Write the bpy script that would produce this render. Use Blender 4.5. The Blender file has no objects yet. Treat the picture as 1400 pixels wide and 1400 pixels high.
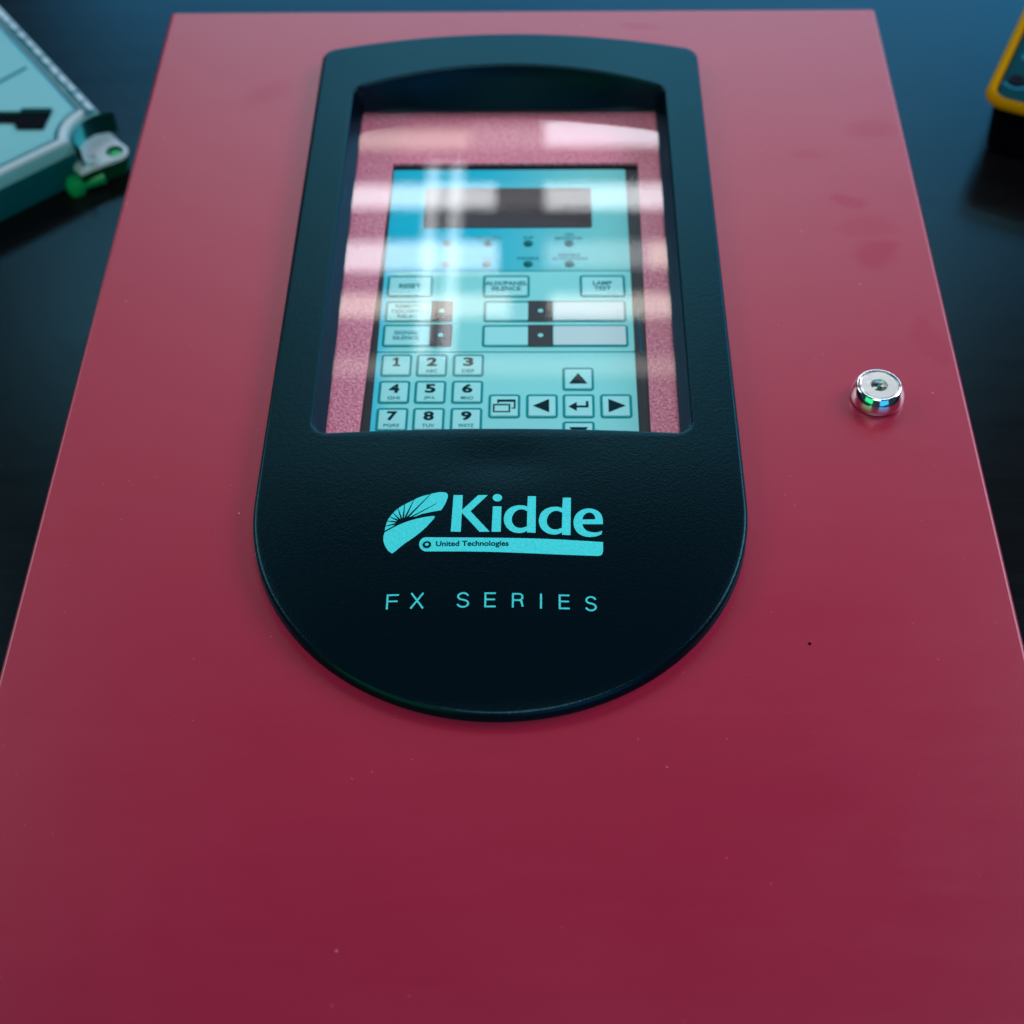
import bpy, bmesh, math, random
from mathutils import Vector, Matrix
R = math.radians
random.seed(7)
S = bpy.context.scene
COL = S.collection
MM = 0.001
TOP = 0.098            # height of the cabinet door's face above the table

# ------------------------------------------------------------------ camera
def look(pitch, yaw, roll):
    cp, sp, cy, sy, cr, sr = math.cos(pitch), math.sin(pitch), math.cos(yaw), math.sin(yaw), math.cos(roll), math.sin(roll)
    f = Vector((sy*cp, cy*cp, -sp)); r = Vector((cy, -sy, 0)); d = f.cross(r)
    r2 = r*cr + d*sr; d2 = -r*sr + d*cr
    m = Matrix.Identity(4)
    for i in range(3):
        m[i][0] = r2[i]; m[i][1] = -d2[i]; m[i][2] = -f[i]
    return m
cam_d = bpy.data.cameras.new('camera')
cam = bpy.data.objects.new('camera', cam_d); COL.objects.link(cam)
m = look(0.87317763, -0.02779224, 0.02099069)
m.translation = Vector((0.00985373, 0, 0.47004473 + TOP))
cam.matrix_world = m
cam_d.sensor_width = 36; cam_d.sensor_fit = 'HORIZONTAL'
cam_d.lens = 2200/1400*36
cam_d.clip_start = 0.01; cam_d.clip_end = 50
cam_d.dof.use_dof = True
cam_d.dof.focus_distance = 0.598
cam_d.dof.aperture_fstop = 8.6
S.camera = cam
S.view_settings.view_transform = 'Standard'
S.view_settings.look = 'None'
S.view_settings.exposure = 0.0
S.view_settings.gamma = 1.0

# ------------------------------------------------------------------ room light
world = bpy.data.worlds.new('World'); S.world = world
world.use_nodes = True
bg = world.node_tree.nodes['Background']
bg.inputs[0].default_value = (0.55, 0.8, 1.0, 1); bg.inputs[1].default_value = 0.045

def area(name, loc, size, radiance, color, target=None, spread=180):
    l = bpy.data.lights.new(name, 'AREA'); l.shape = 'RECTANGLE'
    l.size, l.size_y = size
    l.energy = radiance*size[0]*size[1]*math.pi
    l.color = color; l.spread = R(spread)
    o = bpy.data.objects.new(name, l); COL.objects.link(o)
    o.location = loc
    if target is not None:
        o.rotation_euler = (Vector(target)-Vector(loc)).to_track_quat('-Z', 'Y').to_euler()
    return o
# strips of the lit ceiling, 2 m above the table; the glass window mirrors them
CZ = 2.0 + TOP
def strip(x0, x1, y0, y1, rad, col, dz=0.0):
    area('ceiling_strip', ((x0+x1)/2, (y0+y1)/2, CZ+dz), (x1-x0, y1-y0), rad, col)
W_ = (0.93, 0.96, 1.0); B_ = (0.84, 0.90, 1.0); Y_ = (1.0, 0.90, 0.78)
strip(0.02, 0.75, 3.26, 3.37, 10.0, B_)
strip(-0.75, -0.17, 3.25, 3.33, 4.5, Y_)
strip(-0.17, 0.02, 3.25, 3.35, 2.0, W_)
strip(-1.2, -0.10, 3.025, 3.11, 10.0, W_)
strip(-0.10, 0.02, 3.025, 3.11, 1.12, W_)
strip(0.02, 1.1, 3.02, 3.11, 10.0, W_)
strip(-1.2, -0.09, 2.80, 2.90, 9.38, W_)
strip(0.02, 0.26, 2.81, 2.90, 3.5, W_)
strip(0.26, 0.9, 2.81, 2.90, 7.5, Y_)
strip(-1.2, -0.06, 2.645, 2.72, 6.88, Y_)
strip(0.03, 0.9, 2.645, 2.72, 6.88, Y_)
strip(-1.2, 0.9, 2.46, 2.52, 2.25, Y_)
strip(-0.265, -0.235, 2.50, 3.17, 6.25, W_, -0.02)
strip(-0.209, -0.178, 2.50, 3.17, 6.25, W_, -0.02)

area('side_fill_right', (1.2, 1.05, 1.0), (0.8, 0.7), 3.6, (1.0, 0.86, 0.96), (0, 0.6, 0.1), 120)  # unseen fill, added to raise the door's diffuse light; no window there
area('side_fill_left', (-1.25, 1.15, 1.05), (0.8, 0.7), 2.2, (1.0, 0.88, 0.88), (0, 0.6, 0.1), 120)  # weaker fill added on the left, likewise no real window
area('front_fill', (0.08, 0.10, 1.02), (0.35, 0.35), 1.75, (1.0, 0.88, 0.90), (0.04, 0.58, 0.1), 72)  # unseen fill above the camera, added to brighten the door and display recess
area('far_window', (0.75, 3.7, 1.35), (4.2, 1.4), 3.7, (0.42, 0.76, 1.0), (0, 0.5, 0.1))
area('green_lamp', (-0.66, -0.36, 0.62), (0.8, 0.9), 1.1, (0.02, 1.0, 0.30), (0.0, 0.4, 0.1))
area('blue_lamp', (0.54, -0.62, 0.54), (0.8, 0.8), 1.3, (0.03, 0.50, 1.0), (0.0, 0.4, 0.1))

# ------------------------------------------------------------------ materials
def mat(name, base, rough=0.5, metal=0.0, spec=0.5, tint=None, coat=0.0):
    m = bpy.data.materials.new(name); m.use_nodes = True
    b = m.node_tree.nodes['Principled BSDF']
    b.inputs['Base Color'].default_value = (*base, 1)
    b.inputs['Roughness'].default_value = rough
    b.inputs['Metallic'].default_value = metal
    b.inputs['Specular IOR Level'].default_value = spec
    if tint: b.inputs['Specular Tint'].default_value = (*tint, 1)
    b.inputs['Coat Weight'].default_value = coat
    return m
def coated(name, base, gloss, rough, ior=1.5):
    """matt body under a tinted satin surface: diffuse and a Beckmann gloss mixed by Fresnel"""
    m = bpy.data.materials.new(name); m.use_nodes = True
    t = m.node_tree; t.nodes.remove(t.nodes['Principled BSDF'])
    d_ = t.nodes.new('ShaderNodeBsdfDiffuse'); d_.name = 'D'; g_ = t.nodes.new('ShaderNodeBsdfGlossy'); g_.name = 'G'; g_.distribution = 'BECKMANN'
    f_ = t.nodes.new('ShaderNodeFresnel'); x_ = t.nodes.new('ShaderNodeMixShader')
    d_.inputs[0].default_value = (*base, 1); g_.inputs[0].default_value = (*gloss, 1); g_.inputs['Roughness'].default_value = rough
    f_.inputs[0].default_value = ior; f_.name = 'F'
    t.links.new(f_.outputs[0], x_.inputs[0]); t.links.new(d_.outputs[0], x_.inputs[1]); t.links.new(g_.outputs[0], x_.inputs[2])
    t.links.new(x_.outputs[0], t.nodes['Material Output'].inputs[0]); return m
def bump2(m, src, strength, dist):
    b = N(m, 'ShaderNodeBump'); b.inputs['Strength'].default_value = strength; b.inputs['Distance'].default_value = dist
    L(m, src, b.inputs['Height'])
    for k in 'DG': L(m, b.outputs[0], m.node_tree.nodes[k].inputs['Normal'])
def N(m, t, **kw):
    n = m.node_tree.nodes.new(t)
    for k, v in kw.items(): setattr(n, k, v)
    return n
def L(m, a, b): m.node_tree.links.new(a, b)
def P(m): return m.node_tree.nodes['Principled BSDF']
def coords(m): return N(m, 'ShaderNodeTexCoord').outputs['Object']
def noise(m, scale, detail=3, rough=0.5, vec=None):
    n = N(m, 'ShaderNodeTexNoise'); n.inputs['Scale'].default_value = scale
    n.inputs['Detail'].default_value = detail; n.inputs['Roughness'].default_value = rough
    L(m, vec or coords(m), n.inputs['Vector']); return n
def ramp(m, src, stops):
    r = N(m, 'ShaderNodeValToRGB'); L(m, src, r.inputs[0])
    e = r.color_ramp.elements
    while len(e) < len(stops): e.new(0.5)
    for el, (p, c) in zip(e, stops):
        el.position = p; el.color = (*c, 1) if isinstance(c, tuple) else (c, c, c, 1)
    return r
def bump(m, src, strength, dist):
    b = N(m, 'ShaderNodeBump'); b.inputs['Strength'].default_value = strength
    b.inputs['Distance'].default_value = dist
    L(m, src, b.inputs['Height']); L(m, b.outputs[0], P(m).inputs['Normal']); return b
def mixc(m, fac, a, b, mode='MIX'):
    n = N(m, 'ShaderNodeMix', data_type='RGBA', blend_type=mode)
    if hasattr(fac, 'links'): L(m, fac, n.inputs['Factor'])
    else: n.inputs['Factor'].default_value = fac
    for k, v in ((6, a), (7, b)):
        if hasattr(v, 'links'): L(m, v, n.inputs[k])
        else: n.inputs[k].default_value = (*v, 1)
    return n.outputs[2]
def math_(m, op, a, b=None, c=None):
    n = N(m, 'ShaderNodeMath', operation=op)
    for i, v in enumerate((a, b, c)):
        if v is None: continue
        if hasattr(v, 'links'): L(m, v, n.inputs[i])
        else: n.inputs[i].default_value = v
    return n.outputs[0]

# red satin powder coat of the door, with finger marks and specks of dust
RED = coated('red_enamel', (0.29, 0.008, 0.04), (0.92, 0.95, 1.0), 0.36, 1.5)
n1 = noise(RED, 14, 4); n2 = noise(RED, 1500, 3)
smv = coords(RED)
mask = None
# finger marks: (x, y, rx, ry, angle) in mm on the door's face
for (sx, sy, rx, ry, an, st) in ((166, 631, 13, 9, 0, .5), (150, 577, 9, 5, -20, .8), (157, 541, 12, 12, 0, 1.), (172, 486, 7, 14, 15, .8), (155, 560, 16, 8, 0, .5),
                             (151, 416, 9, 14, 0, .45), (-8, 688, 9, 2, -10, .0), (60, 717, 11, 3.5, -8, .5), (135, 612, 9, 5, 0, .4), (-125, 660, 16, 9, 30, .35), (140, 250, 16, 20, 0, .4), (-95, 262, 14, 8, 0, .3)):
    mp = N(RED, 'ShaderNodeMapping', vector_type='TEXTURE')
    mp.inputs['Location'].default_value = (sx*MM, sy*MM, 0)
    mp.inputs['Rotation'].default_value = (0, 0, R(an))
    mp.inputs['Scale'].default_value = (rx*MM, ry*MM, 1)
    L(RED, smv, mp.inputs['Vector'])
    nz = noise(RED, 70, 4, 0.6); wob = N(RED, 'ShaderNodeVectorMath', operation='MULTIPLY_ADD')
    L(RED, nz.outputs['Color'], wob.inputs[0]); wob.inputs[1].default_value = (1.5, 1.5, 0); L(RED, mp.outputs[0], wob.inputs[2])
    sub = N(RED, 'ShaderNodeVectorMath', operation='SUBTRACT'); L(RED, wob.outputs[0], sub.inputs[0]); sub.inputs[1].default_value = (.75, .75, 0)
    ln = N(RED, 'ShaderNodeVectorMath', operation='LENGTH'); L(RED, sub.outputs[0], ln.inputs[0])
    r_ = N(RED, 'ShaderNodeMapRange', interpolation_type='SMOOTHSTEP'); L(RED, ln.outputs['Value'], r_.inputs[0])
    r_.inputs[1].default_value = 1.15; r_.inputs[2].default_value = 0.55; r_.inputs[3].default_value = 0; r_.inputs[4].default_value = st
    mask = r_.outputs[0] if mask is None else math_(RED, 'MAXIMUM', mask, r_.outputs[0])
mps = N(RED, 'ShaderNodeMapping'); mps.inputs['Rotation'].default_value = (0, 0, R(28)); mps.inputs['Scale'].default_value = (6, 42, 1); L(RED, coords(RED), mps.inputs[0])
stk = noise(RED, 3.0, 5, 0.65, mps.outputs[0])
wav = noise(RED, 11, 2)
rr = N(RED, 'ShaderNodeMapRange'); L(RED, n1.outputs[0], rr.inputs[0]); rr.inputs[3].default_value = 0.33; rr.inputs[4].default_value = 0.37
L(RED, math_(RED, 'MULTIPLY_ADD', stk.outputs[0], 0.06, math_(RED, 'MULTIPLY_ADD', mask, 0.04, rr.outputs[0])), RED.node_tree.nodes['G'].inputs['Roughness'])
L(RED, mixc(RED, mask, (0.92, 0.95, 1.0), (0.70, 0.72, 0.78)), RED.node_tree.nodes['G'].inputs[0])
c0 = mixc(RED, n1.outputs[0], (0.280, 0.012, 0.042), (0.305, 0.014, 0.048))
vd = N(RED, 'ShaderNodeTexVoronoi'); vd.inputs['Scale'].default_value = 95; L(RED, coords(RED), vd.inputs['Vector'])
dot = ramp(RED, vd.outputs['Distance'], [(0.0, 1.0), (0.026, 1.0), (0.036, 0.0)])
sel = N(RED, 'ShaderNodeSeparateColor'); L(RED, vd.outputs['Color'], sel.inputs[0])
pick = math_(RED, 'GREATER_THAN', sel.outputs[0], 0.86)
c1 = mixc(RED, math_(RED, 'MULTIPLY', math_(RED, 'MULTIPLY', dot.outputs[0], pick), 0.6), c0, (0.75, 0.45, 0.45))
vd2 = N(RED, 'ShaderNodeTexVoronoi'); vd2.inputs['Scale'].default_value = 300; L(RED, coords(RED), vd2.inputs['Vector'])
dot2 = ramp(RED, vd2.outputs['Distance'], [(0.0, 1.0), (0.05, 1.0), (0.08, 0.0)])
sel2 = N(RED, 'ShaderNodeSeparateColor'); L(RED, vd2.outputs['Color'], sel2.inputs[0])
c1 = mixc(RED, math_(RED, 'MULTIPLY', math_(RED, 'MULTIPLY', dot2.outputs[0], math_(RED, 'GREATER_THAN', sel2.outputs[0], 0.93)), 0.45), c1, (0.7, 0.35, 0.36))
c1 = mixc(RED, math_(RED, 'MULTIPLY', math_(RED, 'MULTIPLY', dot2.outputs[0], math_(RED, 'LESS_THAN', sel2.outputs[1], 0.012)), 0.8), c1, (0.06, 0.004, 0.012))
L(RED, c1, RED.node_tree.nodes['D'].inputs[0])
bump2(RED, math_(RED, 'MULTIPLY_ADD', wav.outputs[0], 6.0, n2.outputs[0]), 0.16, 0.00025)

BEZ = coated('black_grained_plastic', (0.0012, 0.005, 0.009), (0.13, 0.46, 0.60), 0.325)
v1 = N(BEZ, 'ShaderNodeTexVoronoi', feature='SMOOTH_F1'); v1.inputs['Scale'].default_value = 1300; L(BEZ, coords(BEZ), v1.inputs['Vector'])
n3 = noise(BEZ, 500, 3)
bump2(BEZ, math_(BEZ, 'ADD', v1.outputs['Distance'], n3.outputs[0]), 0.10, 0.0005)
INK = mat('pale_cyan_print', (0.015, 0.50, 0.60), rough=0.5, spec=0.3, tint=(.2, .8, 1))
nk = noise(INK, 1100, 4, 0.7)
L(INK, mixc(INK, nk.outputs[0], (0.01, 0.40, 0.47), (0.09, 0.86, 0.90)), P(INK).inputs['Base Color'])
INKB = coated('dark_print', (0.001, 0.006, 0.012), (.2, .7, 1), 0.5, 1.2)
TAB = coated('dark_table_laminate', (0.004, 0.005, 0.006), (0.14, 0.52, 0.80), 0.25, 1.43)
mpt = N(TAB, 'ShaderNodeMapping'); mpt.inputs['Scale'].default_value = (0.6, 9, 1); L(TAB, coords(TAB), mpt.inputs[0])
nt = noise(TAB, 12, 5, 0.6, mpt.outputs[0])
L(TAB, ramp(TAB, nt.outputs[0], [(0.35, 0.235), (0.65, 0.255)]).outputs[0], TAB.node_tree.nodes['G'].inputs['Roughness'])
L(TAB, mixc(TAB, nt.outputs[0], (0.003, 0.004, 0.005), (0.008, 0.008, 0.008)), TAB.node_tree.nodes['D'].inputs[0])
bump2(TAB, nt.outputs[0], 0.04, 0.001)

INNER = mat('coarse_red_powder_coat', (0.40, 0.10, 0.16), rough=0.45)
vi = N(INNER, 'ShaderNodeTexVoronoi', feature='SMOOTH_F1'); vi.inputs['Scale'].default_value = 900; L(INNER, coords(INNER), vi.inputs['Vector'])
ni = noise(INNER, 900, 4, 0.7)
L(INNER, ramp(INNER, ni.outputs[0], [(0.32, (0.50, 0.07, 0.13)), (0.50, (0.74, 0.23, 0.34)), (0.68, (0.92, 0.54, 0.66))]).outputs[0], P(INNER).inputs['Base Color'])
bump(INNER, math_(INNER, 'ADD', vi.outputs['Distance'], ni.outputs[0]), 0.5, 0.0008)
def overlay_fade(name, blue, pale, xa, xb):  # overlay colour running from blue to pale along x
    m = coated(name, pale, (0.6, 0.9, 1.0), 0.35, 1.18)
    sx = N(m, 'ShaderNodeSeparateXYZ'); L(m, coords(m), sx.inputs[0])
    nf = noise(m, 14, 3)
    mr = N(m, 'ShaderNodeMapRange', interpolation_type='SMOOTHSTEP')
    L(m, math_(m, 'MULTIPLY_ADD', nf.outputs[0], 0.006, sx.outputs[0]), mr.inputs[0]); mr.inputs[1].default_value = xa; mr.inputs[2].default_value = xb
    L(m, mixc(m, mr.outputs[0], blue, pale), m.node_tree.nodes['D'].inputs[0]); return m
FACE = overlay_fade('pale_cyan_overlay', (0.0, 0.58, 0.82), (0.24, 0.74, 0.76), -0.060, -0.048)
FACET = overlay_fade('blue_fade_overlay', (0.0, 0.49, 0.69), (0.18, 0.64, 0.66), -0.025, 0.045)
KEYF = coated('key_face_film', (0.32, 0.80, 0.83), (0.6, 0.9, 1.0), 0.35, 1.18)
RIM = coated('teal_key_outline', (0.0, 0.27, 0.31), (0.5, 0.9, 1.0), 0.4, 1.15)
LEG = coated('black_legend', (0.002, 0.020, 0.028), (.3, .8, 1), 0.5, 1.2)
TXT = coated('teal_legend', (0.0, 0.18, 0.23), (0.5, 0.9, 1.0), 0.4, 1.15)
BLK = mat('black_display_frame', (0.010, 0.012, 0.018), rough=0.5)
LCDM = mat('unlit_lcd', (0.040, 0.028, 0.030), rough=0.5, spec=0.2)
LEDM = coated('clear_led_lens', (0.0, 0.16, 0.17), (0.5, 0.9, 1.0), 0.2, 1.3)
PALE = mat('pale_window_insert', (0.50, 0.72, 0.76), rough=0.5)
WHT = mat('white_plastic', (0.75, 0.80, 0.82), rough=0.45)
CHR = mat('bright_nickel', (0.82, 0.84, 0.86), rough=0.07, metal=1.0)
CHB = mat('brushed_nickel', (0.72, 0.73, 0.74), rough=0.28, metal=1.0)
nb = noise(CHB, 700, 4, 0.7); bump(CHB, nb.outputs[0], 0.15, 0.0003)
HOLE = mat('keyway_steel', (0.04, 0.16, 0.14), rough=0.3, metal=1.0)
CASE = mat('pale_blue_grey_plastic', (0.14, 0.44, 0.51), rough=0.5, spec=.3)
nc = noise(CASE, 40, 4); bump(CASE, nc.outputs[0], 0.08, 0.001)
CASEW = mat('white_case_rim_plastic', (0.36, 0.52, 0.60), rough=0.5, spec=.3)
DKT = coated('dark_teal_rubber', (0.001, 0.022, 0.022), (0.1, 0.8, 0.8), 0.7, 1.25)
GSD = coated('dark_green_rubber', (0.001, 0.060, 0.028), (0.1, 0.8, 0.5), 0.5, 1.3)
SHADE = coated('shaded_case_side', (0.002, 0.11, 0.14), (0.2, 0.8, 1.0), 0.4, 1.3)  # case plastic coloured darker to stand in for shade on its sides
MARK = coated('molded_teal_mark', (0.002, 0.12, 0.17), (.3, .8, 1), 0.5, 1.2)
GRN = mat('green_rubber_foot', (0.0, 0.36, 0.12), rough=0.35)
YEL = coated('yellow_rubber_holster', (0.36, 0.185, 0.001), (0.9, 0.5, 0.03), 0.5, 1.22)
METR = coated('dark_meter_plastic', (0.001, 0.010, 0.014), (0.1, 0.7, 0.8), 0.4, 1.2)
CYM = coated('light_blue_print', (0.01, 0.12, 0.20), (.3, .7, 1), 0.5, 1.2)
JACK = coated('black_jack_plastic', (0.002, 0.002, 0.003), (0.4, 0.6, 0.8), 0.5, 1.12)

# clear sheet: a mirror image of the room by the Fresnel law, the rest passes straight through
GLS = bpy.data.materials.new('clear_window_sheet'); GLS.use_nodes = True
g = GLS.node_tree; g.nodes.remove(g.nodes['Principled BSDF'])
tr = g.nodes.new('ShaderNodeBsdfTransparent'); gl = g.nodes.new('ShaderNodeBsdfGlossy'); fr = g.nodes.new('ShaderNodeFresnel'); mx = g.nodes.new('ShaderNodeMixShader')
tr.inputs[0].default_value = (0.94, 0.96, 0.97, 1); gl.inputs['Roughness'].default_value = 0.022; fr.inputs[0].default_value = 1.58
ge = g.nodes.new('ShaderNodeNewGeometry'); mi_ = g.nodes.new('ShaderNodeMapRange')   # a thin sheet: the same mirror image from both sides
mi_.inputs[3].default_value = 1.58; mi_.inputs[4].default_value = 1/1.58
g.links.new(ge.outputs['Backfacing'], mi_.inputs[0]); g.links.new(mi_.outputs[0], fr.inputs[0])
g.links.new(fr.outputs[0], mx.inputs[0]); g.links.new(tr.outputs[0], mx.inputs[1]); g.links.new(gl.outputs[0], mx.inputs[2])
g.links.new(mx.outputs[0], g.nodes['Material Output'].inputs[0])

# ------------------------------------------------------------------ helpers
def link_mesh(name, me, mats, parent=None, loc=(0, 0, 0), smooth=None):
    if not isinstance(mats, (list, tuple)): mats = [mats]
    if not me.materials:
        for k in mats: me.materials.append(k)
    o = bpy.data.objects.new(name, me); COL.objects.link(o)
    o.location = loc
    if parent is not None: o.parent = parent
    if smooth is not None:
        me.polygons.foreach_set('use_smooth', [True]*len(me.polygons))
        me.set_sharp_from_angle(angle=R(smooth))
    return o
def build(name, verts, faces, mats, parent=None, loc=(0, 0, 0), smooth=35, fix=True):
    me = bpy.data.meshes.new(name); me.from_pydata([tuple(v) for v in verts], [], faces)
    if fix:
        bm = bmesh.new(); bm.from_mesh(me); bmesh.ops.remove_doubles(bm, verts=bm.verts, dist=1e-7)
        bmesh.ops.recalc_face_normals(bm, faces=bm.faces); bm.to_mesh(me); bm.free()
    return link_mesh(name, me, mats, parent, loc, smooth)
class MB:                                   # collects pieces of one mesh, with material slots
    def __init__(s): s.v = []; s.f = []; s.mi = []; s.mats = []
    def slot(s, m):
        if m not in s.mats: s.mats.append(m)
        return s.mats.index(m)
    def add(s, v, f, m):
        k = len(s.v); s.v += [tuple(p) for p in v]; s.f += [tuple(i+k for i in q) for q in f]; s.mi += [s.slot(m)]*len(f)
    def prism(s, out, z0, z1, m):
        n = len(out)
        s.add([(x, y, z0) for x, y in out]+[(x, y, z1) for x, y in out],
              [tuple(range(n-1, -1, -1)), tuple(range(n, 2*n))]+[(i, (i+1) % n, n+(i+1) % n, n+i) for i in range(n)], m)
    def loft(s, rings, m, cap0=False, cap1=False, closed=True):
        n = len(rings[0]); v = [p for r in rings for p in r]; f = []
        for k in range(len(rings)-1):
            for i in range(n if closed else n-1):
                j = (i+1) % n
                f.append((k*n+i, k*n+j, (k+1)*n+j, (k+1)*n+i))
        if cap0: f.append(tuple(range(n-1, -1, -1)))
        if cap1: f.append(tuple((len(rings)-1)*n+i for i in range(n)))
        s.add(v, f, m)
    def lathe(s, prof, c, m, n=48, cap0=False, cap1=True, sq=1.0):
        rings = [[(c[0]+r*math.cos(2*math.pi*i/n), c[1]+r*math.sin(2*math.pi*i/n)*sq, z) for i in range(n)] for r, z in prof]
        s.loft(rings, m, cap0, cap1)
    def mesh(s, me, m, dz=0):
        s.add([(v.co.x, v.co.y, v.co.z+dz) for v in me.vertices], [tuple(p.vertices) for p in me.polygons], m)
    def build(s, name, parent=None, loc=(0, 0, 0), smooth=35, recalc=True):
        me = bpy.data.meshes.new(name); me.from_pydata(s.v, [], s.f)
        for k in s.mats: me.materials.append(k)
        me.polygons.foreach_set('material_index', s.mi)
        if recalc:
            bm = bmesh.new(); bm.from_mesh(me); bmesh.ops.recalc_face_normals(bm, faces=bm.faces); bm.to_mesh(me); bm.free()
        return link_mesh(name, me, s.mats, parent, loc, smooth)
def rrect(x0, y0, x1, y1, r, n=6):
    o = []
    for cx, cy, a in ((x1-r, y1-r, 0), (x0+r, y1-r, 90), (x0+r, y0+r, 180), (x1-r, y0+r, 270)):
        for i in range(n+1):
            t = R(a+90*i/n); o.append((cx+r*math.cos(t), cy+r*math.sin(t)))
    return o
def offset(P_, d):                          # move a closed counter-clockwise outline inwards by d
    n = len(P_); o = []
    for i in range(n):
        a = Vector(P_[i-1]); b = Vector(P_[i]); c = Vector(P_[(i+1) % n])
        e1 = (b-a); e2 = (c-b)
        if e1.length < 1e-9: e1 = e2
        if e2.length < 1e-9: e2 = e1
        e1.normalize(); e2.normalize()
        n1 = Vector((-e1.y, e1.x)); n2 = Vector((-e2.y, e2.x)); nn = (n1+n2)
        nn.normalize(); k = max(0.5, nn.dot(n1))
        o.append(tuple(b+nn*(d/k)))
    return o
def by_angle(P_, c, angs):                  # resample a star-shaped outline at given angles
    n = len(P_); out = []
    for a in angs:
        dx, dy = math.cos(a), math.sin(a); best = None
        for i in range(n):
            x1, y1 = P_[i][0]-c[0], P_[i][1]-c[1]; x2, y2 = P_[(i+1) % n][0]-c[0], P_[(i+1) % n][1]-c[1]
            ex, ey = x2-x1, y2-y1; den = dx*ey-dy*ex
            if abs(den) < 1e-12: continue
            t = (x1*ey-y1*ex)/den; u = (x1*dy-y1*dx)/den
            if t > 0 and -1e-9 <= u <= 1+1e-9 and (best is None or t > best): best = t
        out.append((c[0]+dx*best, c[1]+dy*best))
    return out
def filled(polys, thick=0.0):               # 2D outlines with holes -> filled mesh (thick = extrusion)
    cu = bpy.data.curves.new('tmp', 'CURVE'); cu.dimensions = '2D'; cu.fill_mode = 'BOTH'; cu.extrude = thick/2
    for pl in polys:
        sp = cu.splines.new('POLY'); sp.points.add(len(pl)-1); sp.use_cyclic_u = True
        for p, q in zip(sp.points, pl): p.co = (q[0], q[1], 0, 1)
    o = bpy.data.objects.new('tmp', cu); me = bpy.data.meshes.new_from_object(o)
    bpy.data.objects.remove(o); bpy.data.curves.remove(cu); return me
def glyphs(txt, bold=0.0, thick=0.0, spacing=1.0):
    cu = bpy.data.curves.new('tmp', 'FONT'); cu.body = txt; cu.offset = bold; cu.extrude = thick/2; cu.resolution_u = 4
    cu.space_character = spacing
    o = bpy.data.objects.new('tmp', cu); me = bpy.data.meshes.new_from_object(o)
    bpy.data.objects.remove(o); bpy.data.curves.remove(cu)
    return me
def fit_box(me, x0, y0, x1, y1, z=0.0, zt=None):   # stretch a flat mesh into a box
    xs = [v.co.x for v in me.vertices]; ys = [v.co.y for v in me.vertices]
    ax, bx, ay, by = min(xs), max(xs), min(ys), max(ys)
    for v in me.vertices:
        v.co.x = x0+(v.co.x-ax)/max(bx-ax, 1e-9)*(x1-x0); v.co.y = y0+(v.co.y-ay)/max(by-ay, 1e-9)*(y1-y0); v.co.z = z
    return me
def text_mesh(txt, cx, cy, h, w=None, z=0.0, bold=0.012):  # centred text of cap height h
    me = glyphs(txt, bold)
    xs = [v.co.x for v in me.vertices]; ys = [v.co.y for v in me.vertices]
    k = h/(max(ys)-min(ys)); ww = w if w else (max(xs)-min(xs))*k
    return fit_box(me, cx-ww/2, cy-h/2, cx+ww/2, cy+h/2, z)
def empty(name, loc, label=None, cat=None, rz=0):
    o = bpy.data.objects.new(name, None); COL.objects.link(o); o.location = loc; o.rotation_euler = (0, 0, rz)
    o.empty_display_size = 0.05
    if label: o['label'] = label; o['category'] = cat
    return o

# ------------------------------------------------------------------ table
tb = MB(); tb.prism([(-1.5, -0.7), (1.7, -0.7), (1.7, 2.2), (-1.5, 2.2)], -0.03, 0, TAB)
t = tb.build('table_surface'); t['kind'] = 'structure'

# ------------------------------------------------------------------ alarm panel
PY = 0.42
panel = empty('alarm_panel', (0, PY, 0), 'red steel fire alarm cabinet with a black framed window, lying on the dark table', 'alarm panel')
OFF = (0, -PY, TOP)                         # part coordinates: x, y on the table, z from the door's face
def part(name, mb, parent=None, **k):
    return mb.build(name, parent or panel, OFF if parent is None else (0, 0, 0), **k)
XC = -0.0055
CEN = (XC, 0.545)
NA = 360
# directions through which all outlines of the bezel are matched, with extra ones at the corners
HOLEX0, HOLEX1, HOLEY0, HOLEY1 = XC-0.0755, XC+0.0755, 0.412, 0.672

# cabinet body and door
c = MB()
bo = rrect(-0.1795, 0.06, 0.1795, 0.7298, 0.002, 3)
c.loft([[(x, y, z) for x, y in bo] for z in (-TOP+0.0005, -0.0226)], RED, True, False)
part('cabinet', c)
d = MB()
do = rrect(-0.1815, 0.055, 0.1815, 0.7315, 0.0022, 4)
def door_ring(ins, z): return [(x, y, z) for x, y in offset(do, ins)]
rings = [door_ring(0, -0.022), door_ring(0, -0.0016)]
for k in range(1, 5):
    a = R(90*k/4); rings.append(door_ring(0.0016*(1-math.cos(a)), -0.0016*(1-math.sin(a))))
d.loft(rings, RED)
# the face, as four slabs round the hole for the window
x0, x1, y0, y1 = -0.1815+.0016, .1815-.0016, .055+.0016, .7315-.0016
hole = [(HOLEX0, HOLEY0), (HOLEX1, HOLEY0), (HOLEX1, HOLEY1), (HOLEX0, HOLEY1)]
d.mesh(filled([offset(do, 0.0016), hole]), RED)
d.loft([[(x, y, 0) for x, y in hole], [(x, y, -0.0015) for x, y in hole]], RED)
door = part('door', d)

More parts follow.
